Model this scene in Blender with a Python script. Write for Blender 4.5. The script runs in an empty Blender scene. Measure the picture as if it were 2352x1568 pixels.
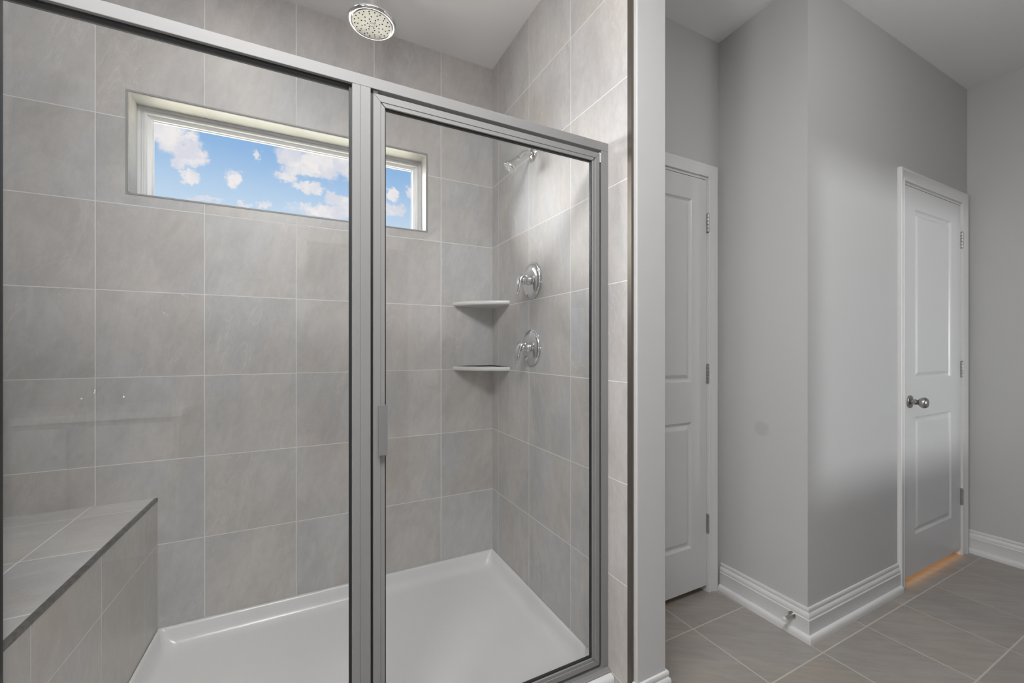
import bpy, bmesh, math, random
from mathutils import Vector, Matrix
random.seed(7)
SC = bpy.context.scene
COL = SC.collection
R = math.radians

# ------------------------------------------------------------------ camera
cam_d = bpy.data.cameras.new('camera')
cam_d.sensor_width = 36.0
cam_d.lens = 957.2285 / 2352 * 36.0
cam_d.shift_y = 15.07 / 2352
cam_d.clip_start = 0.02
cam = bpy.data.objects.new('camera', cam_d)
cam.location = (-0.9491, -2.0990, 1.2056)
cam.rotation_euler = (R(90), 0, -0.471397)
COL.objects.link(cam)
SC.camera = cam

# ------------------------------------------------------------------ exposure
SC.view_settings.view_transform = 'Standard'
SC.view_settings.look = 'None'
SC.view_settings.gamma = 1
SC.view_settings.use_curve_mapping = False
SC.view_settings.exposure = 0.38
SC.cycles.use_denoising = True
SC.cycles.max_bounces = 12
SC.cycles.diffuse_bounces = 6
SC.cycles.transparent_max_bounces = 16


# ------------------------------------------------------------------ node helpers
class NT:
    def __init__(s, tree):
        s.t = tree
        s.n = tree.nodes
        s.l = tree.links

    def new(s, typ, **kw):
        nd = s.n.new(typ)
        for k, v in kw.items():
            setattr(nd, k, v)
        return nd

    def put(s, sock, v):
        if v is None:
            return
        if isinstance(v, bpy.types.NodeSocket):
            s.l.new(v, sock)
        else:
            sock.default_value = v

    def m(s, op, a, b=None, c=None, clamp=False):
        nd = s.new('ShaderNodeMath', operation=op)
        nd.use_clamp = clamp
        s.put(nd.inputs[0], a)
        s.put(nd.inputs[1], b)
        s.put(nd.inputs[2], c)
        return nd.outputs[0]

    def vm(s, op, a, b=None):
        nd = s.new('ShaderNodeVectorMath', operation=op)
        s.put(nd.inputs[0], a)
        s.put(nd.inputs[1], b)
        return nd.outputs['Value'] if op in ('LENGTH', 'DOT_PRODUCT', 'DISTANCE') else nd.outputs[0]

    def xyz(s, x, y, z):
        nd = s.new('ShaderNodeCombineXYZ')
        s.put(nd.inputs[0], x)
        s.put(nd.inputs[1], y)
        s.put(nd.inputs[2], z)
        return nd.outputs[0]

    def smooth(s, v, a, b, c=0.0, d=1.0):
        nd = s.new('ShaderNodeMapRange')
        nd.interpolation_type = 'SMOOTHSTEP'
        s.put(nd.inputs['Value'], v)
        nd.inputs['From Min'].default_value = a
        nd.inputs['From Max'].default_value = b
        nd.inputs['To Min'].default_value = c
        nd.inputs['To Max'].default_value = d
        return nd.outputs[0]

    def noise(s, vec, scale, detail=4, rough=0.55, dist=0.0):
        nd = s.new('ShaderNodeTexNoise')
        s.put(nd.inputs['Vector'], vec)
        nd.inputs['Scale'].default_value = scale
        nd.inputs['Detail'].default_value = detail
        nd.inputs['Roughness'].default_value = rough
        nd.inputs['Distortion'].default_value = dist
        return nd.outputs['Fac']

    def mix(s, f, a, b):
        nd = s.new('ShaderNodeMix', data_type='RGBA')
        s.put(nd.inputs['Factor'], f)
        for sock, v in ((nd.inputs[6], a), (nd.inputs[7], b)):
            if not isinstance(v, bpy.types.NodeSocket):
                v = (*v[:3], 1)
            s.put(sock, v)
        return nd.outputs[2]

    def scale_col(s, col, f):
        nd = s.new('ShaderNodeVectorMath', operation='SCALE')
        s.put(nd.inputs[0], col)
        s.put(nd.inputs['Scale'], f)
        return nd.outputs[0]


def srgb(r, g, b):
    f = lambda c: c / 12.92 if c <= 0.04045 else ((c + 0.055) / 1.055) ** 2.4
    return (f(r / 255), f(g / 255), f(b / 255))


# ------------------------------------------------------------------ world: blue sky with cumulus clouds
W = bpy.data.worlds.new('sky')
SC.world = W
W.use_nodes = True
w = NT(W.node_tree)
w.n.clear()
d = w.new('ShaderNodeTexCoord').outputs['Generated']
sp = w.new('ShaderNodeSeparateXYZ')
w.l.new(d, sp.inputs[0])
dy = w.m('MAXIMUM', sp.outputs[1], 0.02)
su = w.m('DIVIDE', sp.outputs[0], dy)
sv = w.m('DIVIDE', sp.outputs[2], dy)
uv = w.xyz(su, sv, 0.0)
# cumulus puffs on the north side: (u, v, half width, half height, strength)
PUFFS = [(-0.216, 0.401, 0.0369, 0.0373, 1),
         (-0.193, 0.377, 0.0309, 0.0294, 1),
         (-0.229, 0.41, 0.0296, 0.0247, 1),
         (-0.206, 0.356, 0.0201, 0.0133, 0.9),
         (-0.186, 0.331, 0.0178, 0.0135, 0.95),
         (-0.2, 0.335, 0.0094, 0.0084, 0.8),
         (-0.077, 0.397, 0.01, 0.0134, 0.8),
         (-0.118, 0.34, 0.0148, 0.0175, 1),
         (-0.015, 0.406, 0.0315, 0.0277, 1),
         (-0.023, 0.362, 0.0246, 0.0129, 0.9),
         (0.044, 0.404, 0.0552, 0.0343, 1),
         (0.093, 0.409, 0.037, 0.0351, 1),
         (0.023, 0.427, 0.0345, 0.0132, 0.85),
         (0.01, 0.378, 0.0516, 0.0131, 0.9),
         (0.02, 0.346, 0.0362, 0.0113, 0.95),
         (0.079, 0.328, 0.031, 0.0165, 1),
         (0.048, 0.298, 0.0675, 0.0143, 1),
         (0.097, 0.305, 0.0372, 0.0156, 1),
         (-0.166, 0.292, 0.0311, 0.006, 0.75),
         (-0.102, 0.291, 0.0128, 0.0079, 0.85),
         (-0.066, 0.294, 0.0156, 0.0081, 0.85),
         (0.195, 0.361, 0.0172, 0.0143, 1),
         (0.198, 0.326, 0.0306, 0.0164, 1),
         (0.239, 0.373, 0.0137, 0.0167, 0.8),
         (0.193, 0.423, 0.0182, 0.0061, 0.5),
         (0.234, 0.428, 0.0167, 0.0073, 0.6),
         (0.097, 0.437, 0.0278, 0.0098, 0.8)]
warp = w.new('ShaderNodeTexNoise')
w.l.new(uv, warp.inputs['Vector'])
warp.inputs['Scale'].default_value = 42
warp.inputs['Detail'].default_value = 7
warp.inputs['Roughness'].default_value = 0.68
wv = w.vm('SUBTRACT', warp.outputs['Color'], (0.5, 0.5, 0.5))
wv = w.scale_col(wv, 0.050)
uvw = w.vm('ADD', uv, wv)
ragged = w.m('MULTIPLY', w.m('SUBTRACT', w.noise(uv, 26, 8, 0.62), 0.5), 1.5)
acc = None
for (cu, cv, hw, hh, st) in PUFFS:
    q = w.vm('SUBTRACT', uvw, (cu, cv, 0))
    q = w.vm('MULTIPLY', q, (1 / hw, 1 / hh, 0))
    ln = w.m('ADD', w.vm('LENGTH', q), ragged)
    s_ = w.smooth(ln, 0.62, 1.12, st, 0.0)
    acc = s_ if acc is None else w.m('MAXIMUM', acc, s_)
general = w.smooth(w.noise(uv, 2.2, 8, 0.6), 0.52, 0.66)
front = w.smooth(sp.outputs[1], 0.05, 0.3)
near_view = w.m('MULTIPLY', w.smooth(w.m('ABSOLUTE', su), 0.34, 0.5, 1, 0), w.smooth(sv, 0.42, 0.55, 1, 0))
general = w.m('MULTIPLY', general, w.m('SUBTRACT', 1.0, near_view))
mask = w.m('MULTIPLY', w.m('MAXIMUM', acc, general), front)
blue = w.mix(w.smooth(sp.outputs[2], 0.22, 0.42), srgb(202, 224, 243), srgb(136, 181, 230))
blue = w.mix(w.smooth(sp.outputs[2], 0.42, 0.9), blue, srgb(70, 130, 205))
shade = w.noise(uvw, 20, 5)
white = w.mix(w.smooth(shade, 0.35, 0.65), srgb(220, 221, 233), srgb(246, 241, 240))
skyc = w.mix(mask, blue, white)
skyc = w.mix(w.smooth(sp.outputs[2], -0.06, 0.0), srgb(150, 152, 120), skyc)
bg = w.new('ShaderNodeBackground')
w.l.new(skyc, bg.inputs['Color'])
bg.inputs['Strength'].default_value = 0.80
out = w.new('ShaderNodeOutputWorld')
w.l.new(bg.outputs[0], out.inputs['Surface'])

# ------------------------------------------------------------------ sun, closet lamp and added lights
def lamp(name, kind, loc, energy, color=(1, 1, 1), rot=(0, 0, 0), **kw):
    ld = bpy.data.lights.new(name, kind)
    ld.energy = energy
    ld.color = color
    for k, v in kw.items():
        setattr(ld, k, v)
    o = bpy.data.objects.new(name, ld)
    o.location = loc
    o.rotation_euler = rot
    COL.objects.link(o)
    return o


def aim(o, direction):
    o.rotation_euler = Vector(direction).to_track_quat('-Z', 'Y').to_euler()


sun = lamp('sun_through_haze', 'SUN', (-6, 6, 4), 4.9, (1.0, 0.99, 0.98), angle=R(32))
aim(sun, (1.0, -1.0, -0.26))
high = lamp('high_sun', 'SUN', (4, -4, 9), 29.0, (1.0, 0.97, 0.92), angle=R(1))
aim(high, (-0.62, 0.03, -0.78))
# added fill lights for bathroom, shower and hall, no fittings seen
lamp('bath_fill_left', 'AREA', (-1.20, -1.98, 2.70), 23.5, (1.0, 0.993, 0.985), shape='DISK', size=0.7)  # unseen fill, added to light the shower walls from the front
lamp('bath_fill_right', 'AREA', (-0.65, -1.98, 2.70), 12, (1.0, 0.993, 0.985), shape='DISK', size=0.7)  # second unseen fill, added beside the first
lamp('shower_top_fill', 'POINT', (-1.10, -1.50, 2.42), 13.5, (1.0, 0.993, 0.985), shadow_soft_size=0.13)  # unseen, added to brighten the shower ceiling and upper tiles
lamp('low_left_fill', 'POINT', (-2.35, -1.90, 1.20), 17, (1.0, 0.98, 0.95), shadow_soft_size=0.13)  # unseen low fill, added to lift the lower shower walls
lamp('hall_fill', 'POINT', (0.98, -2.00, 2.36), 5.2, (1.0, 0.993, 0.985), shadow_soft_size=0.14)  # unseen fill, added to lighten the upper hall walls
lamp('shower_fill', 'AREA', (-1.25, -0.55, 2.715), 1.2, (1.0, 0.993, 0.985), shape='DISK', size=0.16)  # weak added fill, no lamp is seen in the shower ceiling
# added light, throws a bright band on the hall wall through the added window
dl = lamp('wall_band_light', 'AREA', (2.32, -6.0, 1.25), 80, (0.97, 0.985, 1.0), shape='DISK', size=0.26)
aim(dl, (-0.75, 4.9, 0.0))
# warm closet lamp behind the second door
cl = lamp('closet_lamp', 'AREA', (2.12, -0.42, 0.42), 6, (1.0, 0.52, 0.20), shape='RECTANGLE', size=0.9, size_y=0.25)
aim(cl, (0, -1.0, -0.75))
lamp('bedroom_fill', 'POINT', (-2.4, -5.0, 2.3), 60, (1.0, 0.93, 0.84), shadow_soft_size=0.2)  # unseen, added to light the bedroom


# ------------------------------------------------------------------ materials
def mat(name, color=(.8, .8, .8), rough=.5, metal=0.0, spec=0.5, bump=None, var=0.0, var_scale=3.0):
    mm = bpy.data.materials.new(name)
    mm.use_nodes = True
    n = NT(mm.node_tree)
    b = n.n['Principled BSDF']
    b.inputs['Base Color'].default_value = (*color, 1)
    b.inputs['Roughness'].default_value = rough
    b.inputs['Metallic'].default_value = metal
    b.inputs['Specular IOR Level'].default_value = spec
    pos = n.new('ShaderNodeNewGeometry').outputs['Position']
    if var:
        f = n.smooth(n.noise(pos, var_scale, 4), 0.3, 0.7, 1 - var, 1 + var)
        n.put(b.inputs['Base Color'], n.scale_col((color[0], color[1], color[2]), f))
    if bump:
        bn = n.new('ShaderNodeBump')
        bn.inputs['Strength'].default_value = bump[1]
        bn.inputs['Distance'].default_value = 0.001
        n.put(bn.inputs['Height'], n.noise(pos, bump[0], 3))
        n.l.new(bn.outputs[0], b.inputs['Normal'])
    return mm


def tile_mat(name, ua, u0, us, va, v0, vs, base, grout, streak, rough=0.36, gw=0.0012, spec=0.5, cell_var=0.035, vein=0.11, cl=0.075, stk=0.022, fl=1.0):
    """stone look porcelain tile: grid in world metres along axes ua, va; streak = (du, dv) run of the veins"""
    mm = bpy.data.materials.new(name)
    mm.use_nodes = True
    n = NT(mm.node_tree)
    b = n.n['Principled BSDF']
    pos = n.new('ShaderNodeNewGeometry').outputs['Position']
    s = n.new('ShaderNodeSeparateXYZ')
    n.l.new(pos, s.inputs[0])
    ax = {'X': 0, 'Y': 1, 'Z': 2}
    pu, pv = s.outputs[ax[ua]], s.outputs[ax[va]]
    u = n.m('DIVIDE', n.m('SUBTRACT', pu, u0), us)
    v = n.m('DIVIDE', n.m('SUBTRACT', pv, v0), vs)
    iu, iv = n.m('FLOOR', u), n.m('FLOOR', v)
    fu, fv = n.m('SUBTRACT', u, iu), n.m('SUBTRACT', v, iv)
    du = n.m('MULTIPLY', n.m('MINIMUM', fu, n.m('SUBTRACT', 1.0, fu)), us)
    dv = n.m('MULTIPLY', n.m('MINIMUM', fv, n.m('SUBTRACT', 1.0, fv)), vs)
    dd = n.m('MINIMUM', du, dv)
    tilemask = n.smooth(dd, gw, gw + 0.0010)
    wn = n.new('ShaderNodeTexWhiteNoise', noise_dimensions='2D')
    n.put(wn.inputs['Vector'], n.xyz(iu, iv, 0.0))
    rnd = wn.outputs['Value']
    L = math.hypot(*streak)
    cu, cv = streak[0] / L, streak[1] / L
    along = n.m('ADD', n.m('MULTIPLY', pu, cu), n.m('MULTIPLY', pv, cv))
    across = n.m('SUBTRACT', n.m('MULTIPLY', pu, cv), n.m('MULTIPLY', pv, cu))
    off = n.m('MULTIPLY', rnd, 37.0)
    P = n.xyz(n.m('MULTIPLY', along, 0.30), across, off)
    Q = n.xyz(n.m('MULTIPLY', along, 0.16), across, n.m('ADD', off, 5.0))
    S = n.xyz(n.m('MULTIPLY', along, 0.55), across, n.m('ADD', off, 9.0))
    clouds = n.smooth(n.noise(S, 7, 6, 0.6, 0.6), 0.30, 0.72, -1, 1)
    streaks = n.smooth(n.noise(Q, 34, 5, 0.6, 0.4), 0.32, 0.70, -1, 1)
    veins = n.smooth(n.m('ABSOLUTE', n.m('SUBTRACT', n.noise(P, 9, 4, 0.6, 1.2), 0.5)), 0.0, 0.022, 1, 0)
    veinm = n.smooth(n.noise(P, 5, 2), 0.50, 0.66)
    grain = n.smooth(n.noise(pos, 420, 2), 0.3, 0.7, -1, 1)
    f = n.m('ADD', 1.0, n.m('MULTIPLY', clouds, cl))
    f = n.m('ADD', f, n.m('MULTIPLY', streaks, stk))
    f = n.m('ADD', f, n.m('MULTIPLY', n.m('MULTIPLY', veins, veinm), vein))
    f = n.m('ADD', f, n.m('MULTIPLY', grain, 0.05))
    f = n.m('ADD', f, n.m('MULTIPLY', n.m('SUBTRACT', rnd, 0.5), 2 * cell_var))
    f = n.m('ADD', f, n.m('MULTIPLY', n.smooth(n.noise(S, 38, 6, 0.65, 0.8), 0.3, 0.7, -1, 1), 0.045 * fl))
    f = n.m('ADD', f, n.m('MULTIPLY', n.smooth(n.noise(P, 16, 5, 0.6, 1.5), 0.56, 0.78, 0, 1), 0.07 * fl))
    warm = n.smooth(n.noise(S, 3.1, 3), 0.35, 0.65)
    c0 = (base[0] * 0.985, base[1] * 1.0, base[2] * 1.025)
    c1 = (base[0] * 1.02, base[1] * 0.99, base[2] * 0.965)
    tc = n.scale_col(n.mix(warm, c0, c1), f)
    col = n.mix(tilemask, grout, tc)
    n.put(b.inputs['Base Color'], col)
    b.inputs['Specular IOR Level'].default_value = spec
    n.put(b.inputs['Roughness'], n.m('ADD', n.m('MULTIPLY', tilemask, rough - 0.8), n.m('ADD', 0.8, n.m('MULTIPLY', clouds, 0.04))))
    bn = n.new('ShaderNodeBump')
    bn.inputs['Strength'].default_value = 0.5
    bn.inputs['Distance'].default_value = 0.0016
    h = n.m('ADD', n.m('MULTIPLY', tilemask, 0.8), n.m('ADD', n.m('MULTIPLY', n.noise(pos, 160, 3), 0.10), n.m('MULTIPLY', streaks, 0.02)))
    n.put(bn.inputs['Height'], h)
    n.l.new(bn.outputs[0], b.inputs['Normal'])
    return mm


T = 0.3318
TX = T * 1.0072
Z0 = 0.0987
TILE = (0.452, 0.440, 0.432)
GROUT = (0.66, 0.66, 0.65)
M = {}
M['tile_back'] = tile_mat('stone_tile_back', 'X', -0.2936, TX, 'Z', Z0, T, TILE, GROUT, (0.24, 1.0))
M['tile_side'] = tile_mat('stone_tile_side', 'Y', -0.0764, TX, 'Z', Z0, T, TILE, GROUT, (0.10, 1.0), rough=0.5, spec=0.14)
M['tile_bench_top'] = tile_mat('stone_tile_bench_top', 'X', -1.640, TX, 'Y', -0.125, T, TILE, GROUT, (1.0, 0.12), gw=0.0019)
M['tile_bench_face'] = tile_mat('stone_tile_bench_face', 'Y', -0.145, TX, 'Z', Z0, T, (TILE[0] * 1.03, TILE[1] * 1.01, TILE[2] * .98), GROUT, (0.08, 1.0))
M['tile_reveal_h'] = tile_mat('stone_tile_reveal_head', 'X', -0.2936, TX, 'Y', 0.4, 1.0, (0.44, 0.435, 0.42), (0.50, 0.49, 0.48), (1.0, 0.1), cell_var=.01)
M['tile_reveal_v'] = tile_mat('stone_tile_reveal_side', 'Z', Z0, T, 'Y', 0.4, 1.0, (0.44, 0.435, 0.42), (0.50, 0.49, 0.48), (1.0, 0.1), cell_var=.01)
M['tile_floor'] = tile_mat('stone_tile_floor', 'X', 0.5566, 0.341, 'Y', -1.188, 0.330, (0.315, 0.292, 0.264), (0.46, 0.44, 0.41), (0.75, -0.55), rough=0.34, gw=0.0024, vein=0.0, cl=0.05, stk=0.075, fl=0.25)
M['wall'] = mat('grey_wall_paint', (0.485, 0.485, 0.487), 0.6, bump=(260, 0.06))
M['ceil'] = mat('white_ceiling_paint', (0.78, 0.78, 0.785), 0.75, bump=(220, 0.06))
M['trim'] = mat('white_trim_paint', (0.66, 0.66, 0.66), 0.32)
M['door'] = mat('white_door_paint', (0.60, 0.60, 0.605), 0.34)
M['vinyl'] = mat('white_vinyl', (0.64, 0.64, 0.65), 0.35)
M['pan'] = mat('white_acrylic', (0.64, 0.64, 0.645), 0.22)
M['shelf'] = mat('ceramic_shelf', (0.60, 0.595, 0.58), 0.3)
M['alu'] = mat('brushed_aluminium', (0.235, 0.235, 0.236), 0.6, 0.12, 0.25)
M['pull'] = mat('dark_aluminium_pull', (0.19, 0.19, 0.195), 0.45, 0.2)
M['alu_dark'] = mat('pewter_edge_metal', (0.17, 0.165, 0.155), 0.45, 0.8, bump=(300, .3), var=.25, var_scale=60)
M['edge_bronze'] = mat('bronze_tile_edge', (0.17, 0.15, 0.13), 0.5, 0.9)
M['edge_grey'] = mat('grey_tile_edge', (0.26, 0.26, 0.255), 0.5)
M['chrome'] = mat('chrome', (0.74, 0.74, 0.75), 0.07, 1.0)
M['nickel'] = mat('satin_nickel', (0.40, 0.39, 0.37), 0.28, 1.0)
M['hinge'] = mat('satin_nickel_hinge', (0.42, 0.42, 0.41), 0.4, 0.9)
M['black'] = mat('black_rubber', (0.012, 0.012, 0.014), 0.5)
M['white_seal'] = mat('white_seal', (0.7, 0.7, 0.68), 0.4)
M['rubber_white'] = mat('white_rubber', (0.62, 0.61, 0.58), 0.6)
M['nozzle'] = mat('dark_nozzle', (0.05, 0.05, 0.05), 0.5)
M['spray'] = mat('pale_spray_face', (0.62, 0.60, 0.57), 0.35)
M['spray_plate'] = mat('pale_grey_plate', (0.62, 0.62, 0.60), 0.12)
M['counter'] = mat('white_counter', (0.70, 0.69, 0.67), 0.25)
M['cabinet'] = mat('white_cabinet', (0.62, 0.62, 0.61), 0.4)
M['wood'] = mat('warm_wood_floor', (0.34, 0.20, 0.12), 0.4, var=.2)
M['exterior'] = mat('exterior_siding', (0.55, 0.55, 0.53), 0.8)
M['lawn'] = mat('dry_pale_lawn', (0.50, 0.49, 0.40), 0.9, var=.15)
# spot of fresh paint on the hall wall
n = NT(M['wall'].node_tree)
b = n.n['Principled BSDF']
pos = n.new('ShaderNodeNewGeometry').outputs['Position']
dist = n.vm('LENGTH', n.vm('SUBTRACT', pos, (0.927, -0.923, 0.838)))
spot = n.smooth(dist, 0.022, 0.045, 1, 0)
n.put(b.inputs['Base Color'], n.mix(n.m('MULTIPLY', spot, 0.8), (0.485, 0.485, 0.487), (0.41, 0.41, 0.412)))


def glass_mat(name, tint, f0=0.04, f90=0.96):
    mm = bpy.data.materials.new(name)
    mm.use_nodes = True
    n = NT(mm.node_tree)
    n.n.clear()
    lw = n.new('ShaderNodeLayerWeight')
    lw.inputs['Blend'].default_value = 0.5
    p5 = n.m('POWER', lw.outputs['Facing'], 5.0)
    F = n.m('ADD', f0, n.m('MULTIPLY', p5, f90))
    tr = n.new('ShaderNodeBsdfTransparent')
    tr.inputs['Color'].default_value = (*tint, 1)
    gl = n.new('ShaderNodeBsdfGlossy')
    gl.inputs['Roughness'].default_value = 0.0
    gl.inputs['Color'].default_value = (1, 1, 1, 1)
    mx = n.new('ShaderNodeMixShader')
    n.l.new(F, mx.inputs[0])
    n.l.new(tr.outputs[0], mx.inputs[1])
    n.l.new(gl.outputs[0], mx.inputs[2])
    o = n.new('ShaderNodeOutputMaterial')
    n.l.new(mx.outputs[0], o.inputs['Surface'])
    return mm


M['glass'] = glass_mat('clear_glass', (0.985, 0.99, 0.988))
M['window_glass'] = glass_mat('coated_window_glass', (0.985, 0.985, 0.985), 0.0, 0.05)


# ------------------------------------------------------------------ mesh helpers
class MB:
    def __init__(s):
        s.bm = bmesh.new()

    def face(s, pts):
        vs = [s.bm.verts.new(p) for p in pts]
        return s.bm.faces.new(vs)

    def box(s, x0, x1, y0, y1, z0, z1, bev=0.0, seg=2):
        x0, x1 = sorted((x0, x1)); y0, y1 = sorted((y0, y1)); z0, z1 = sorted((z0, z1))
        v = [s.bm.verts.new(p) for p in ((x0, y0, z0), (x1, y0, z0), (x1, y1, z0), (x0, y1, z0), (x0, y0, z1), (x1, y0, z1), (x1, y1, z1), (x0, y1, z1))]
        fs = [s.bm.faces.new([v[i] for i in q]) for q in ((3, 2, 1, 0), (4, 5, 6, 7), (0, 1, 5, 4), (1, 2, 6, 5), (2, 3, 7, 6), (3, 0, 4, 7))]
        if bev:
            es = list({e for f in fs for e in f.edges})
            bmesh.ops.bevel(s.bm, geom=es, offset=bev, segments=seg, affect='EDGES', profile=0.5)
        return s

    def prism(s, poly, z0, z1):
        """vertical prism over a counter-clockwise (x, y) polygon"""
        lo = [s.bm.verts.new((x, y, z0)) for x, y in poly]
        hi = [s.bm.verts.new((x, y, z1)) for x, y in poly]
        k = len(poly)
        s.bm.faces.new(lo[::-1]); s.bm.faces.new(hi)
        for i in range(k):
            s.bm.faces.new((lo[i], lo[(i + 1) % k], hi[(i + 1) % k], hi[i]))
        return s

    def rings(s, loops, closed=True, cap0=True, cap1=True):
        L = [[s.bm.verts.new(p) for p in lp] for lp in loops]
        for a, b in zip(L, L[1:]):
            k = len(a)
            for i in range(k if closed else k - 1):
                j = (i + 1) % k
                s.bm.faces.new((a[i], a[j], b[j], b[i]))
        if cap0: s.bm.faces.new(L[0][::-1])
        if cap1: s.bm.faces.new(L[-1])
        return s

    def lathe(s, c, axis, prof, seg=48, cap0=True, cap1=True):
        """prof: list of (radius, distance along axis)"""
        ax = Vector(axis).normalized()
        t = Vector((0, 0, 1)) if abs(ax.z) < 0.9 else Vector((1, 0, 0))
        e1 = ax.cross(t).normalized(); e2 = ax.cross(e1)
        c = Vector(c)
        loops = []
        for r, h in prof:
            loops.append([c + ax * h + (e1 * math.cos(2 * math.pi * i / seg) + e2 * math.sin(2 * math.pi * i / seg)) * max(r, 1e-5) for i in range(seg)])
        return s.rings(loops, True, cap0, cap1)

    def tube(s, pts, rad, seg=20, flat=None):
        """tube along points; rad list; flat = list of width factors along Y"""
        pts = [Vector(p) for p in pts]
        loops = []
        for i, p in enumerate(pts):
            t = (pts[min(i + 1, len(pts) - 1)] - pts[max(i - 1, 0)]).normalized()
            up = Vector((0, 1, 0)) if abs(t.y) < 0.9 else Vector((0, 0, 1))
            e1 = t.cross(up).normalized(); e2 = e1.cross(t).normalized()
            r = rad[i] if isinstance(rad, (list, tuple)) else rad
            fl = flat[i] if flat else 1.0
            loops.append([p + e1 * (r * math.cos(2 * math.pi * k / seg)) + e2 * (r * fl * math.sin(2 * math.pi * k / seg)) for k in range(seg)])
        return s.rings(loops)

    def sweep(s, path, normal, prof, side=1, closed=False):
        """profile (offset, height along normal) mitred along a planar path"""
        P = [Vector(p) for p in path]
        N = Vector(normal).normalized()
        k = len(P)
        loops = []
        for i, p in enumerate(P):
            tin = (P[i] - P[i - 1]).normalized() if (closed or i > 0) else None
            tout = (P[(i + 1) % k] - P[i]).normalized() if (closed or i < k - 1) else None
            if tin is None: tin = tout
            if tout is None: tout = tin
            a = N.cross(tin) * side; b2 = N.cross(tout) * side
            mvec = (a + b2)
            mvec = mvec / (mvec.dot(a)) if mvec.length > 1e-6 else a
            loops.append([p + mvec * wv_ + N * h for wv_, h in prof])
        if closed: loops.append(loops[0])
        L = [[s.bm.verts.new(q) for q in lp] for lp in (loops[:-1] if closed else loops)]
        if closed: L.append(L[0])
        kk = len(prof)
        for a, b2 in zip(L, L[1:]):
            for i in range(kk):
                j = (i + 1) % kk
                s.bm.faces.new((a[i], a[j], b2[j], b2[i]))
        if not closed:
            s.bm.faces.new(L[0][::-1]); s.bm.faces.new(L[-1])
        return s

    def build(s, name, material, parent=None, smooth=None):
        bmesh.ops.recalc_face_normals(s.bm, faces=s.bm.faces[:])
        me = bpy.data.meshes.new(name)
        s.bm.to_mesh(me); s.bm.free()
        me.materials.append(material)
        o = bpy.data.objects.new(name, me)
        COL.objects.link(o)
        if parent: o.parent = parent
        if smooth:
            for p in me.polygons: p.use_smooth = True
            me.set_sharp_from_angle(angle=R(smooth))
        return o


def bez(pts, nseg=10):
    """Catmull-Rom through points"""
    P = [Vector(p) for p in pts]
    out_ = []
    for i in range(len(P) - 1):
        p0, p1, p2, p3 = P[max(i - 1, 0)], P[i], P[i + 1], P[min(i + 2, len(P) - 1)]
        for k in range(nseg):
            t = k / nseg
            out_.append(0.5 * ((2 * p1) + (p2 - p0) * t + (2 * p0 - 5 * p1 + 4 * p2 - p3) * t * t + (3 * p1 - p0 - 3 * p2 + p3) * t ** 3))
    out_.append(P[-1])
    return out_


def struct(o):
    o['kind'] = 'structure'
    return o


def tag(o, label, cat, group=None):
    o['label'] = label; o['category'] = cat
    if group: o['group'] = group
    return o


def empty(name, loc=(0, 0, 0)):
    o = bpy.data.objects.new(name, None)
    o.empty_display_size = 0.05
    COL.objects.link(o)
    return o


# ------------------------------------------------------------------ the setting
H = 2.743
WX0, WX1, WZ0, WZ1 = -1.538, -0.370, 1.804, 2.194          # shower window opening
XL, YF, XR = -2.55, -3.45, 2.588                            # far left wall, wall behind camera, right wall
FW = 0.12                                                   # wall thickness

# floor of the bathroom / hall and of the closets
struct(MB().box(XL - .12, XR + .12, YF, 0.0, -0.12, 0.0).build('floor', M['tile_floor']))
struct(MB().box(XL - .12, XR + .12, YF - .12, 0.16, H, H + .12).build('ceiling', M['ceil']))

# tiled back wall of the shower with the window opening
mb = MB()
SX0 = -1.90                                                 # tiled left wall of the shower
mb.box(SX0 - .12, WX0, 0, .16, 0, H)
mb.box(WX1, 0.137, 0, .16, 0, H)
mb.box(WX0, WX1, 0, .16, 0, WZ0)
mb.box(WX0, WX1, 0, .16, WZ1, H)
struct(mb.build('wall_back', M['tile_back']))
struct(MB().box(SX0 - .12, SX0, -1.05, 0, 0, H).build('wall_left', M['tile_side']))
# return wall that carries the left jamb of the shower front, out of frame
struct(MB().box(XL, -1.4853, -1.05, -0.93, 0, H).build('wall_front_left', M['wall']))
# partition between shower and hall: tile skin on the shower side, drywall core
struct(MB().box(0, 0.010, -1.0626, 0, 0, H).build('wall_right', M['tile_side']))
struct(MB().box(0.010, 0.137, -1.0955, 0, 0, H, 0.004, 3).build('wall_partition', M['wall']))
struct(MB().box(0.0, 0.011, -1.081, -1.0626, 0.0, H).build('trim_1', M['edge_bronze']))

# hall walls
D1Y, D2Y = -0.699, -1.12
CX0, CX1 = 0.933, 0.921                                     # hall bump-out side wall, far and near
def wall_with_door(name, x0, x1, y, thick, ox0, ox1, oz):
    mb = MB()
    mb.box(x0, ox0, y, y + thick, 0, H)
    mb.box(ox1, x1, y, y + thick, 0, H)
    mb.box(ox0, ox1, y, y + thick, oz, H)
    return struct(mb.build(name, M['wall']))
D1 = (0.236, 0.843)     # first door slab x-range
D2 = (1.774, 2.484)     # second door slab
wall_with_door('wall_hall_recess', 0.137, CX0, D1Y, FW, D1[0] - .022, D1[1] + .022, 2.060)
struct(MB().prism([(CX0, D1Y), (CX1, D2Y), (CX1 + .12, D2Y), (CX0 + .12, D1Y + FW), (CX0, D1Y + FW)], 0, H).build('wall_hall_side', M['wall']))
wall_with_door('wall_hall_front', CX1 + .12, XR, D2Y, FW, D2[0] - .022, D2[1] + .022, 2.060)
struct(MB().box(XR, XR + .12, YF, 0.16, 0, H).build('wall_hall_right', M['wall']))
# rooms behind the doors are closed off
struct(MB().box(0.137, XR, 0.0, .16, 0, H).build('wall_outer', M['wall']))
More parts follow.
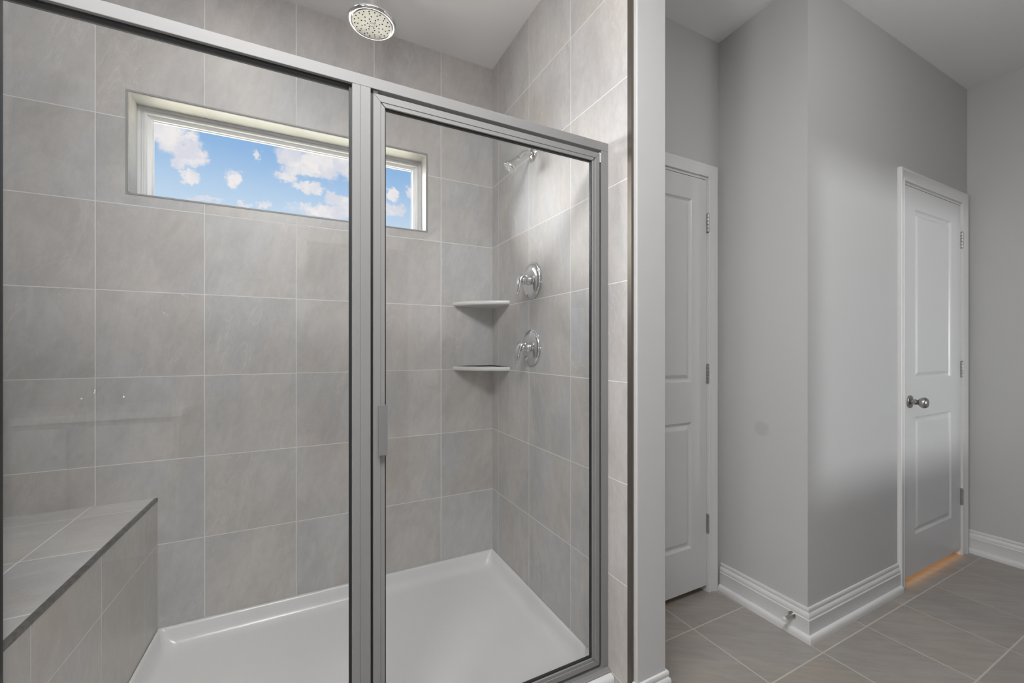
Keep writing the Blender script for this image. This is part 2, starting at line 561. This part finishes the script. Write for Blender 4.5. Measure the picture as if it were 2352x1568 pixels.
# bathroom shell behind the camera: wall with a doorway and an added opening for the light band
BW = (1.60, 2.45, 0.885, 1.67)
DO = (-0.90, -0.085)
mb = MB()
y0, y1 = YF - .12, YF
mb.box(XL, DO[0], y0, y1, 0, H)
mb.box(DO[0], DO[1], y0, y1, 2.05, H)
mb.box(DO[1], BW[0], y0, y1, 0, H)
mb.box(BW[0], BW[1], y0, y1, 0, BW[2])
mb.box(BW[0], BW[1], y0, y1, BW[3], H)
mb.box(BW[1], XR, y0, y1, 0, H)
struct(mb.build('wall_front', M['wall']))
struct(MB().box(XL - .12, XL, YF - .12, 0.16, 0, H).build('wall_far_left', M['wall']))
# bedroom beyond the doorway
struct(MB().box(-3.0, 0.9, YF - 3.2, YF - .0001, -0.12, -0.001).build('floor_bedroom', M['wood']))
mb = MB()
mb.box(-3.0, 0.9, YF - 3.3, YF - 3.2, 0, H)
mb.box(-3.1, -3.0, YF - 3.3, YF - .12, 0, H)
mb.box(0.9, 1.0, YF - 3.3, YF - .12, 0, H)
struct(mb.build('wall_bedroom', M['wall']))
struct(MB().box(-3.1, 1.0, YF - 3.3, YF - .12, H, H + .1).build('ceiling_bedroom', M['ceil']))

# ------------------------------------------------------------------ shower window
RV = 0.092
# grey metal tile edge round the opening
mb = MB()
mb.sweep([(WX0, -0.0008, WZ0), (WX0, -0.0008, WZ1), (WX1, -0.0008, WZ1), (WX1, -0.0008, WZ0)], (0, -1, 0), [(0, 0), (0, .001), (.0065, .001), (.0065, 0)], side=1, closed=True)
struct(mb.build('trim_2', M['edge_grey']))
# pale tile lining of the reveal
mb = MB()
mb.box(WX0, WX1, 0.001, RV, WZ1 - .004, WZ1 - .0003)
struct(mb.build('trim_3', M['tile_reveal_h']))
mb = MB()
mb.box(WX0 + .0003, WX0 + .004, 0.001, RV, WZ0 + .004, WZ1 - .004)
mb.box(WX1 - .004, WX1 - .0003, 0.001, RV, WZ0 + .004, WZ1 - .004)
struct(mb.build('trim_4', M['tile_reveal_v']))
win = struct(empty('window_1'))
prof = [(0, 0), (0, .039), (.014, .039), (.016, .031), (.021, .031), (.023, .035), (.029, .035), (.031, .023), (.044, .019), (.0455, .011), (.0485, .009), (.0485, 0)]
fz = 0.131
mb = MB()
mb.sweep([(WX0, fz, WZ0 - .018), (WX0, fz, WZ1), (WX1, fz, WZ1), (WX1, fz, WZ0 - .018)], (0, -1, 0), prof, side=-1, closed=True)
struct(mb.build('window_frame', M['vinyl'], win))
struct(MB().box(WX0 + .047, WX1 - .047, 0.126, 0.130, WZ0 + .029, WZ1 - .047).build('window_pane', M['window_glass'], win))

# ------------------------------------------------------------------ baseboards (ogee top, flat face, shoe moulding)
BASE = [(0, 0), (0, .134), (.006, .134), (.0075, .131), (.0075, .120), (.0055, .117), (.0065, .1145), (.0105, .111), (.0125, .104), (.0125, .097), (.0115, .0925),
        (.0135, .0905), (.0145, .088), (.0135, .0855), (.0135, .030), (.0175, .029), (.0225, .025), (.0255, .019), (.0265, .012), (.0265, 0)]
C1X = (0.851, 0.908)    # right casing of the first door (x range)
C2L = (1.708, 1.765)
C2R = (2.493, 2.550)
struct(MB().sweep([(CX0, D1Y - .018, 0), (CX1, D2Y, 0), (C2L[0], D2Y, 0)], (0, 0, 1), BASE, side=-1).build('baseboard_hall', M['trim'], smooth=35))
struct(MB().sweep([(XR, D2Y, 0), (XR, YF, 0)], (0, 0, 1), BASE, side=-1).build('baseboard_right', M['trim'], smooth=35))
struct(MB().sweep([(0.010, -1.082, 0), (0.010, -1.0955, 0), (0.137, -1.0955, 0), (0.137, D1Y - .018, 0)], (0, 0, 1), BASE, side=-1).build('baseboard_partition', M['trim'], smooth=35))

# ------------------------------------------------------------------ door casings, jambs
CAS = [(0, 0), (0, .009), (.003, .011), (.010, .011), (.013, .0085), (.018, .0085), (.040, .0145), (.047, .0175), (.054, .0175), (.057, .015), (.057, 0)]
def casing(name, xi0, xi1, zi, y):
    mb = MB()
    mb.sweep([(xi0, y, 0), (xi0, y, zi), (xi1, y, zi), (xi1, y, 0)], (0, -1, 0), CAS, side=1)
    return struct(mb.build(name, M['trim'], smooth=35))
casing('trim_5', C1X[0] - (D1[1] - D1[0]) - .016, C1X[0], 2.0495, D1Y)
casing('trim_6', C2L[1], C2R[0], 2.0495, D2Y)
def jamb(name, dx, y):
    mb = MB()
    x0, x1, zt = dx[0] - .003, dx[1] + .003, 2.0375
    mb.sweep([(x0, y - .0002, 0), (x0, y - .0002, zt), (x1, y - .0002, zt), (x1, y - .0002, 0)], (0, 1, 0), [(0, 0), (.018, 0), (.018, FW), (0, FW)], side=-1)
    mb.sweep([(x0, y, 0), (x0, y, zt), (x1, y, zt), (x1, y, 0)], (0, 1, 0), [(0, .045), (-.012, .045), (-.012, .08), (0, .08)], side=-1)
    return struct(mb.build(name, M['trim']))
jamb('trim_7', D1, D1Y)
jamb('trim_8', D2, D2Y)


# ------------------------------------------------------------------ two-panel doors
def door_slab(name, dx, y, stile, zb=0.034, zt=2.034):
    x0, x1 = dx
    xa, xb = x0 + stile, x1 - stile
    rows = [zb, 0.240, 0.848, 1.043, 1.925, zt]
    xs = [x0, xa, xb, x1]
    mb = MB()
    bm = mb.bm
    V = {}
    def vert(x, yy, z):
        k = (round(x, 5), round(yy, 5), round(z, 5))
        if k not in V: V[k] = bm.verts.new((x, yy, z))
        return V[k]
    def quad(pts): bm.faces.new([vert(*p) for p in pts])
    for i in range(3):
        for j in range(5):
            a, b_, c, d_ = xs[i], xs[i + 1], rows[j], rows[j + 1]
            if i == 1 and j in (1, 3):
                steps = [(0, 0), (.004, .005), (.010, .0095), (.017, .0095), (.034, .0015), (.038, .001)]
                for (s0, h0), (s1, h1) in zip(steps, steps[1:]):
                    o_ = [(a + s0, y + h0, c + s0), (b_ - s0, y + h0, c + s0), (b_ - s0, y + h0, d_ - s0), (a + s0, y + h0, d_ - s0)]
                    q_ = [(a + s1, y + h1, c + s1), (b_ - s1, y + h1, c + s1), (b_ - s1, y + h1, d_ - s1), (a + s1, y + h1, d_ - s1)]
                    for k in range(4):
                        quad([o_[k], o_[(k + 1) % 4], q_[(k + 1) % 4], q_[k]])
                quad(q_)
            else:
                quad([(a, y, c), (b_, y, c), (b_, y, d_), (a, y, d_)])
    yb = y + .035
    quad([(x1, yb, zb), (x0, yb, zb), (x0, yb, zt), (x1, yb, zt)])
    for i in range(3):
        quad([(xs[i], y, zb), (xs[i], yb, zb), (xs[i + 1], yb, zb), (xs[i + 1], y, zb)]) if False else None
    bm.faces.new([vert(x, y, zb) for x in xs] + [vert(x1, yb, zb), vert(x0, yb, zb)])
    bm.faces.new([vert(x, y, zt) for x in xs] + [vert(x1, yb, zt), vert(x0, yb, zt)])
    bm.faces.new([vert(x0, y, z) for z in rows] + [vert(x0, yb, zt), vert(x0, yb, zb)])
    bm.faces.new([vert(x1, y, z) for z in rows] + [vert(x1, yb, zt), vert(x1, yb, zb)])
    return mb.build(name, M['door'])


def hinge(parent, x, y, zc):
    """butt hinge seen edge-on: leaf on the jamb, barrel of knuckles with two slots"""
    mb = MB()
    mb.box(x - .003, x + .011, y - .0030, y + .002, zc - .0465, zc + .0465)
    for k in range(5):
        z0 = zc - .0445 + k * .0178
        mb.lathe((x + .002, y - .0075, z0 + .0006), (0, 0, 1), [(.0050, 0), (.0060, .001), (.0060, .0158), (.0050, .0168)], 16)
    mb.lathe((x + .002, y - .0075, zc + .0445), (0, 0, 1), [(.004, 0), (.005, .002), (.003, .005)], 16)
    h_ = mb.build('hinge', M['hinge'], parent, smooth=40)
    h_['label'] = 'satin nickel hinge'
    mb = MB()
    for dz in (-.022, .022):
        mb.box(x + .0065, x + .0090, y - .0036, y - .0029, zc + dz - .012, zc + dz + .012)
    mb.build('hinge_slot', M['nozzle'], h_)
    return h_


d1 = struct(door_slab('door_1', D1, D1Y - .0005, 0.103))
tag(d1, 'narrow white two-panel door partly hidden behind the partition edge', 'door')
for zc in (1.822, 1.080, 0.340): hinge(d1, D1[1] + .0015, D1Y, zc)
d2 = struct(door_slab('door_2', D2, D2Y - .0005, 0.126))
tag(d2, 'white two-panel door with a round satin knob and warm light beneath', 'door')
for zc in (1.833, 1.083, 0.340): hinge(d2, D2[1] + .0015, D2Y, zc)
KX, KZ = 1.838, 0.931
kn = MB().lathe((KX, D2Y, KZ), (0, -1, 0), [(.010, -.001), (.031, .0), (.0325, .003), (.031, .007), (.022, .010), (.0125, .0115), (.0120, .022), (.0145, .0225), (.0145, .027), (.0110, .0275), (.0115, .034),
          (.018, .039), (.0245, .046), (.0270, .054), (.0265, .062), (.022, .069), (.012, .0725), (.002, .073)], 40).build('door_knob', M['nickel'], d2, smooth=50)
kn['label'] = 'round satin nickel knob on a round rosette'
MB().box(D2[0] - .001, D2[0] + .0025, D2Y - .0030, D2Y + .004, KZ - .030, KZ + .030).build('latch_plate', M['alu_dark'], d2)

# ------------------------------------------------------------------ baseboard door stop
ds = tag(empty('door_stop'), 'small metal door stop with a white tip sticking out of the baseboard', 'door stop')
dx0 = 0.9245 - .0135
dsy, dsz = -1.0655, 0.0760
MB().lathe((dx0, dsy, dsz), (-1, 0, 0), [(.0160, 0), (.0158, .0015), (.0115, .006), (.0078, .012), (.0064, .020), (.0062, .058), (.002, .059)], 28).build('rod', M['nickel'], ds, smooth=50)
MB().lathe((dx0 - .053, dsy, dsz), (-1, 0, 0), [(.0063, 0), (.0082, .0005), (.0084, .011), (.0068, .015), (.002, .0155)], 28).build('rubber_tip', M['rubber_white'], ds, smooth=50)['label'] = 'white rubber tip'

# ------------------------------------------------------------------ shower pan
def rrect(x0, x1, y0, y1, z, r, skew=0.0286, k=8):
    pts = []
    for cx_, cy_, a0 in ((x1 - r, y1 - r, 0), (x0 + r, y1 - r, 90), (x0 + r, y0 + r, 180), (x1 - r, y0 + r, 270)):
        for i in range(k + 1):
            a = R(a0 + 90 * i / k)
            x, y = cx_ + r * math.cos(a), cy_ + r * math.sin(a)
            if x < -0.72: x += skew * y
            pts.append((x, y, z))
    return pts
px0, px1, py0, py1 = -1.447, -0.001, -1.003, -0.001
loops = [rrect(px0, px1, py0, py1, 0.001, .002), rrect(px0, px1, py0, py1, .085, .002), rrect(px0 + .001, px1 - .0, py0 + .004, py1, .094, .003), rrect(px0 + .002, px1 - .001, py0 + .012, py1 - .001, .0985, .004),
         rrect(px0 + .006, px1 - .006, py0 + .110, py1 - .006, .0985, .006), rrect(px0 + .009, px1 - .009, py0 + .115, py1 - .009, .096, .010),
         rrect(px0 + .013, px1 - .013, py0 + .121, py1 - .013, .088, .016), rrect(px0 + .020, px1 - .020, py0 + .130, py1 - .020, .066, .026),
         rrect(px0 + .030, px1 - .030, py0 + .141, py1 - .030, .044, .036), rrect(px0 + .044, px1 - .044, py0 + .155, py1 - .044, .0335, .045),
         rrect(px0 + .065, px1 - .065, py0 + .175, py1 - .065, .030, .05), rrect(px0 + .35, px1 - .35, py0 + .35, py1 - .30, .026, .05), rrect(px0 + .68, px1 - .68, py0 + .47, py1 - .45, .022, .03)]
pan = tag(MB().rings(loops).build('shower_pan', M['pan'], smooth=60), 'white acrylic shower pan with a raised rim along the tiled walls', 'shower pan')

# ------------------------------------------------------------------ tiled bench
def bx(y): return -1.448 + 0.0286 * y
BZ = 0.615
bench = tag(empty('shower_bench'), 'built-in grey stone tile bench with a dark metal edge left of the pan', 'bench')
yb0 = -0.93
MB().prism([(bx(0) - .004, -0.0005), (SX0 + .0005, -0.0005), (SX0 + .0005, yb0), (bx(yb0) - .004, yb0)], BZ - .012, BZ).build('seat', M['tile_bench_top'], bench)
MB().prism([(bx(0), -0.0005), (SX0 + .0005, -0.0005), (SX0 + .0005, yb0), (bx(yb0), yb0)], 0, BZ - .012).build('front_face', M['tile_bench_face'], bench)
mb = MB()
mb.prism([(bx(0) + .0012, -0.0008), (bx(0) - .0085, -0.0008), (bx(yb0) - .0085, yb0), (bx(yb0) + .0012, yb0)], BZ - .0125, BZ + .0012)
mb.build('edge_strip', M['alu_dark'], bench)['label'] = 'dark metal edge strip'

# ------------------------------------------------------------------ shower enclosure
FY = -0.968
enc = tag(empty('shower_enclosure'), 'framed glass shower enclosure with brushed aluminium frame and hinged door', 'shower enclosure')
HB, HT = 1.8816, 1.911
mb = MB()
mb.box(-1.4850, -0.0005, FY, FY + .042, HB, HT, .0012, 2)
mb.build('header', M['alu'], enc)
mb = MB().box(-1.4850, -1.4580, FY, FY + .030, .112, HB, .001, 2)
mb.build('wall_jamb', M['alu'], enc)
mb = MB().box(-0.0282, -0.0005, FY, FY + .030, .112, HB, .001, 2)
mb.build('wall_jamb', M['alu'], enc)
mb = MB()
mb.box(-0.8296, -0.8100, FY, FY + .030, .112, HB, .0007, 1)
mb.box(-0.8092, -0.7845, FY, FY + .030, .112, HB, .0007, 1)
mb.box(-0.8290, -0.7850, FY + .0012, FY + .029, .112, HB)
mb.build('centre_post', M['alu'], enc)
mb = MB()
mb.sweep([(-1.4850, FY - .016, .0990), (-0.0005, FY - .016, .0990)], (0, 0, 1),
         [(0, 0), (0, .0035), (.004, .0055), (.016, .0075), (.018, .0135), (.048, .0135), (.050, 0)], side=1)
mb.build('sill', M['alu'], enc)
# fixed pane with its dark gaskets
GY = -0.951
fp = MB().box(-1.4640, -0.8290, GY - .003, GY + .003, .118, HB - .002).build('fixed_pane', M['glass'], enc)
mb = MB()
mb.box(-1.4620, -0.8296, GY - .0080, GY + .0080, HB - .0060, HB)
mb.box(-0.8358, -0.8296, GY - .0070, GY + .0070, .112, HB - .0062)
mb.box(-1.4580, -1.4555, GY - .0070, GY + .0070, .112, HB - .0062)
mb.box(-1.4590, -0.8358, GY - .0070, GY + .0070, .112, .118)
mb.build('gasket', M['black'], fp)
# hinged door: mitred frame, glass, seals, pull
DX0, DX1, DZ0, DZ1 = -0.7780, -0.0364, 0.1256, 1.8705
DG = FY + .0115
rect = [(DX0, FY, DZ0), (DX0, FY, DZ1), (DX1, FY, DZ1), (DX1, FY, DZ0)]
prof = [(0, .020), (0, .0012), (.0012, 0), (.0180, 0), (.0192, .0016), (.0292, .0016), (.0300, .0024), (.0300, .020)]
door = MB().sweep(rect, (0, 1, 0), prof, side=1, closed=True).build('shower_door', M['alu'], enc)
gin = .0300
gp = MB().box(DX0 + gin - .004, DX1 - gin + .004, DG - .003, DG + .003, DZ0 + gin - .004, DZ1 - gin + .004).build('door_pane', M['glass'], door)
MB().sweep(rect, (0, 1, 0), [(.0298, .0065), (.0330, .0065), (.0330, .0165), (.0298, .0165)], side=1, closed=True).build('gasket', M['black'], door)
# small etched mark in the lower corner of the door glass
mb = MB()
for i_, (l0, l1) in enumerate(((-.0865, -.0800), (-.0900, -.0790), (-.0905, -.0795), (-.0900, -.0785), (-.0910, -.0790), (-.0905, -.0815))):
    zz = .1990 - i_ * .0042
    mb.box(l0, l1, DG - .0034, DG - .0031, zz, zz + .0008)
mb.build('etched_mark', M['hinge'], gp)['label'] = 'small grey etched mark in the glass corner'
# fine dark mitre lines
for (cx_, cz_, sx, sz) in ((DX0, DZ0, 1, 1), (DX0, DZ1, 1, -1), (DX1, DZ1, -1, -1), (DX1, DZ0, -1, 1)):
    a = Vector((cx_ + sx * .001, FY - .0003, cz_ + sz * .001)); b_ = Vector((cx_ + sx * .0300, FY - .0003, cz_ + sz * .0300))
    o_ = Vector((sx, 0, -sz)).normalized() * .00035
    f_ = [a + o_, b_ + o_, b_ - o_, a - o_]
    MB().rings([[p for p in f_], [p + Vector((0, .003, 0)) for p in f_]]).build('mitre_joint', M['black'], door)
# pull handle
mb = MB()
mb.box(-0.7665, -0.7443, FY - .014, FY - .0105, .926, 1.058, .001, 2)
mb.box(-0.7665, -0.7620, FY - .0108, FY + .001, .930, 1.054, .0006, 1)
mb.build('pull_handle', M['pull'], door)['label'] = 'flat aluminium pull handle'
# seals in the gaps around the door
mb = MB()
mb.box(-0.7845, -0.7785, FY + .006, FY + .020, .118, HB - .010)
mb.box(-0.7775, -0.7660, FY + .003, FY + .018, DZ1 + .0005, HB - .003)
mb.box(-0.0362, -0.0282, FY + .008, FY + .020, .118, 1.842)
mb.build('door_seal', M['black'], enc)
mb = MB()
mb.box(-0.0362, -0.0284, FY + .004, FY + .018, 1.842, 1.874)
mb.build('seal_end', M['white_seal'], enc)['label'] = 'white end of the door seal'

# ------------------------------------------------------------------ corner shelves
def shelf(z0, z1, label):
    A, B = 0.2285, 0.2135
    pts = []
    K = 24
    # bowed front edge from back wall point to side wall point
    for i in range(K + 1):
        t = i / K
        x = -A * (1 - t) - 0.0005; y = -B * t - 0.0005
        bow = 0.030 * math.sin(math.pi * t) ** 0.8
        pts.append((x - bow * .69, y - bow * .72))
    corner = (-0.0005, -0.0005)
    def loop(scale, z):
        out_ = [(corner[0], corner[1], z)]
        for x, y in pts:
            out_.append((corner[0] + (x - corner[0]) * scale, corner[1] + (y - corner[1]) * scale, z))
        return out_
    mb = MB()
    mb.rings([loop(.86, z0), loop(.97, z0 + .0015), loop(.995, z0 + .0045), loop(1.0, z0 + .008), loop(1.0, z1 - .005), loop(.985, z1 - .0008), loop(.97, z1), loop(.955, z1 - .001), loop(.93, z1 - .005), loop(.80, z1 - .006)])
    o = mb.build('corner_shelf', M['shelf'], smooth=45)
    return tag(o, label, 'shelf', 'ceramic corner shelves')
shelf(1.4255, 1.4475, 'upper pale ceramic corner shelf, just left of the upper shower valve')
shelf(1.0865, 1.1110, 'lower pale ceramic corner shelf, level with the lower shower valve')

# ------------------------------------------------------------------ shower valves
def valve(y, z, label, tiltd):
    root = tag(empty('shower_valve'), label, 'shower valve', 'chrome shower valves')
    MB().lathe((0.0005, y, z), (-1, 0, 0), [(.0800, 0), (.0830, .0012), (.0838, .0035), (.0820, .0055), (.0785, .0065), (.0775, .0085), (.0760, .0105), (.066, .0150), (.050, .0185), (.032, .0205), (.023, .0212)], 72).build('escutcheon', M['chrome'], root, smooth=40)
    MB().lathe((-0.019, y, z), (-1, 0, 0), [(.0205, 0), (.0215, .002), (.0200, .008), (.0165, .013), (.0165, .017), (.0185, .018), (.0190, .024), (.0185, .032), (.0150, .038), (.008, .041), (.001, .042)], 40).build('hub', M['chrome'], root, smooth=50)
    p = bez([(-.036, y, z + .004), (-.047, y, z + .016), (-.060, y, z + .014), (-.070, y, z - .004), (-.0755, y, z - .028), (-.0765, y, z - .046), (-.0775, y, z - .058), (-.083, y, z - .071)], 6)
    k = len(p)
    rad = []; fl = []
    for i in range(k):
        t = i / (k - 1)
        rr = .0165 * (1 - t) + .0058 * t if t < .9 else .0066
        if t > .95: rr *= max(.35, 1 - (t - .95) * 12)
        rad.append(rr * (1.0 - .25 * math.sin(math.pi * min(1, t * 1.3))))
        fl.append(1.15 + 1.0 * math.sin(math.pi * min(1, t * 1.05)) + .6 * t)
    MB().tube(p, rad, 24, fl).build('lever', M['chrome'], root, smooth=60)
    return root
valve(-0.4425, 1.5125, 'upper chrome shower valve with lever handle, right of upper corner shelf', 0)
valve(-0.4375, 1.2070, 'lower chrome shower valve with lever handle, below the other valve', 1)

# ------------------------------------------------------------------ wall shower head
sh = tag(empty('wall_shower_head'), 'small chrome bell-shaped shower head on a bent arm from the right tile wall', 'shower head')
sy, sz = -0.452, 2.088
MB().lathe((0.0005, sy, sz), (-1, 0, 0), [(.028, 0), (.0305, .001), (.0310, .003), (.0285, .008), (.021, .0135), (.0145, .016), (.0125, .0165)], 48).build('flange', M['chrome'], sh, smooth=40)
ap = bez([(0, sy, sz), (-.028, sy, sz), (-.046, sy, sz - .004), (-.061, sy, sz - .016), (-.0745, sy, sz - .033)], 8)
MB().tube(ap, .0100, 24).build('arm', M['chrome'], sh, smooth=60)
ax = Vector((-.60, .25, -.76)).normalized()
hc = Vector((-.0740, sy, sz - .0325))
MB().lathe(hc, ax, [(.0100, -.004), (.0135, -.003), (.0140, .002), (.0115, .005), (.0135, .012), (.0160, .022), (.0200, .032), (.0260, .043), (.0320, .053), (.0350, .059), (.0354, .063), (.0330, .066), (.010, .0662)], 48).build('bell', M['chrome'], sh, smooth=45)
fc = hc + ax * .0663
sf = MB().lathe(fc, ax, [(.0322, 0), (.0320, .0012), (.012, .0022), (.001, .0024)], 40).build('spray_face', M['spray'], sh, smooth=40)
sf['label'] = 'pale spray face'
e1 = ax.cross(Vector((0, 1, 0))).normalized(); e2 = ax.cross(e1)
mb = MB()
for rr, nn in ((.009, 6), (.016, 12), (.022, 16), (.0275, 20)):
    for i in range(nn):
        a = 2 * math.pi * i / nn + rr * 90
        mb.lathe(fc + ax * .0014 + e1 * rr * math.cos(a) + e2 * rr * math.sin(a), ax, [(.0011, 0), (.0011, .0016), (.0006, .002)], 8)
mb.build('nozzles', M['nozzle'], sf)

# ------------------------------------------------------------------ rain shower head hanging from the ceiling
rs = tag(empty('rain_shower_head'), 'round chrome rain shower head hanging from the ceiling on a pipe', 'rain shower head')
rx, ry, rz = -0.6995, -0.420, 2.4530
MB().lathe((rx, ry, rz), (0, 0, 1), [(.072, .0015), (.0745, -.0005), (.0765, .001), (.0800, -.0005), (.0850, .0005), (.0885, .004), (.0895, .009), (.0870, .014), (.078, .0175), (.050, .021), (.024, .0245), (.018, .028), (.0165, .036), (.0125, .040)], 72).build('head', M['chrome'], rs, smooth=40)
rf = MB().lathe((rx, ry, rz + .0016), (0, 0, -1), [(.0722, 0), (.0720, .0010), (.030, .0014), (.0115, .0015), (.0105, .0006), (.0085, .0005), (.008, .0020), (.001, .0026)], 64).build('spray_face', M['spray_plate'], rs, smooth=30)
mb = MB()
for rr, nn, ph in ((.0165, 6, 0), (.028, 8, .3), (.040, 10, .1), (.053, 12, .2), (.0640, 20, 0)):
    for i in range(nn):
        a = 2 * math.pi * i / nn + ph
        mb.lathe((rx + rr * math.cos(a), ry + rr * math.sin(a), rz + .0008), (0, 0, -1), [(.0025, 0), (.0025, .0012), (.0014, .0022)], 10)
mb.build('nozzles', M['nozzle'], rf)
MB().lathe((rx, ry, rz + .038), (0, 0, 1), [(.0105, 0), (.0105, H - rz - .0385)], 28).build('pipe', M['chrome'], rs, smooth=40)
MB().lathe((rx, ry, H - .0005), (0, 0, -1), [(.030, 0), (.031, .003), (.026, .010), (.013, .014), (.011, .0145)], 40).build('flange', M['chrome'], rs, smooth=40)

# ------------------------------------------------------------------ bathroom behind the camera (seen only as reflections in the glass)
vx0, vx1, vy0, vy1 = -2.545, -1.57, YF + .002, -2.90
van = tag(empty('vanity'), 'white vanity cabinet with two panel doors against the wall facing the shower', 'vanity')
MB().box(vx0, vx1 - .02, vy0, vy1 - .03, 0.001, .80).build('cabinet', M['cabinet'], van)
MB().box(vx0, vx1, vy0, vy1, .80, .84, .004, 2).build('countertop', M['counter'], van)
for x0 in (vx0 + .03, vx0 + .49):
    dd_ = MB().box(x0, x0 + .44, vy1 - .0299, vy1 - .012, .12, .77, .004, 2).build('cabinet_door', M['cabinet'], van)
    MB().lathe((x0 + (.40 if x0 < -2.3 else .04), vy1 - .012, .62), (0, 1, 0), [(.004, 0), (.004, .012), (.013, .016), (.013, .024), (.004, .027)], 20).build('knob', M['nickel'], dd_, smooth=50)
fa = tag(empty('faucet'), 'chrome two-handle faucet standing on the white vanity top', 'faucet')
fx, fy = -2.05, -3.30
MB().tube(bez([(fx, fy, .8405), (fx, fy, .93), (fx, fy + .04, .97), (fx, fy + .10, .965), (fx, fy + .125, .93)], 6), .011, 16).build('spout', M['chrome'], fa, smooth=60)
for s_ in (-.10, .10):
    MB().lathe((fx + s_, fy, .8405), (0, 0, 1), [(.022, 0), (.022, .006), (.013, .012), (.013, .045), (.017, .05), (.012, .06)], 24).build('handle', M['chrome'], fa, smooth=40)
def ring(x, label):
    t_ = tag(empty('towel_ring'), label, 'towel ring', 'chrome towel rings')
    z = 1.585; y = YF + .045
    MB().lathe((x, YF + .0005, z), (0, 1, 0), [(.022, 0), (.023, .003), (.018, .012), (.009, .018), (.009, .050), (.004, .052)], 28).build('mount', M['chrome'], t_, smooth=40)
    pts = [(x + .084 * math.sin(2 * math.pi * i / 40), y, z - .084 + .084 * math.cos(2 * math.pi * i / 40)) for i in range(41)]
    bm_ = MB()
    loops_ = []
    for i in range(40):
        a = 2 * math.pi * i / 40
        c_ = Vector((x + .084 * math.sin(a), y, z - .084 + .084 * math.cos(a)))
        rd = Vector((math.sin(a), 0, math.cos(a)))
        loops_.append([c_ + rd * .0045 * math.cos(2 * math.pi * k / 10) + Vector((0, 1, 0)) * .0045 * math.sin(2 * math.pi * k / 10) for k in range(10)])
    L_ = [[bm_.bm.verts.new(p) for p in lp] for lp in loops_]
    for i in range(40):
        a_, b2_ = L_[i], L_[(i + 1) % 40]
        for k in range(10):
            bm_.bm.faces.new((a_[k], a_[(k + 1) % 10], b2_[(k + 1) % 10], b2_[k]))
    bm_.build('ring', M['chrome'], t_, smooth=60)
ring(-2.36, 'chrome towel ring above the vanity, nearer the corner of the room')
ring(-1.71, 'chrome towel ring above the vanity, nearer the open white door')
# entry door standing open, edge towards the shower
ed = struct(MB().box(-0.098, -0.063, YF + .02, -2.62, 0.012, 2.03, .002, 1).build('door_3', M['door']))
mb = MB()
for s_ in (-1, 1):
    x = -0.0805 + s_ * .0175
    mb.lathe((x, -2.68, .93), (s_, 0, 0), [(.030, 0), (.030, .006), (.011, .010), (.010, .045), (.003, .046)], 28)
    mb.tube([(x + s_ * .040, -2.675, .93), (x + s_ * .042, -2.74, .93), (x + s_ * .040, -2.79, .928)], [.009, .008, .007], 16)
mb.build('lever_handle', M['nickel'], ed, smooth=50)
# added window behind the camera, shapes the band of light on hall wall
w2 = struct(empty('added_window'))
mb = MB()
mb.sweep([(BW[0], YF - .10, BW[2]), (BW[0], YF - .10, BW[3]), (BW[1], YF - .10, BW[3]), (BW[1], YF - .10, BW[2])], (0, 1, 0), [(0, 0), (0, .05), (.03, .05), (.03, 0)], side=1, closed=True)
struct(mb.build('window_frame', M['vinyl'], w2))
struct(MB().box(BW[0] + .028, BW[1] - .028, YF - .082, YF - .078, BW[2] + .028, BW[3] - .028).build('window_pane', M['glass'], w2))
# lawn outside
struct(MB().box(-12, 12, 0.6, 22, -0.6, -0.5).build('ground', M['lawn']))
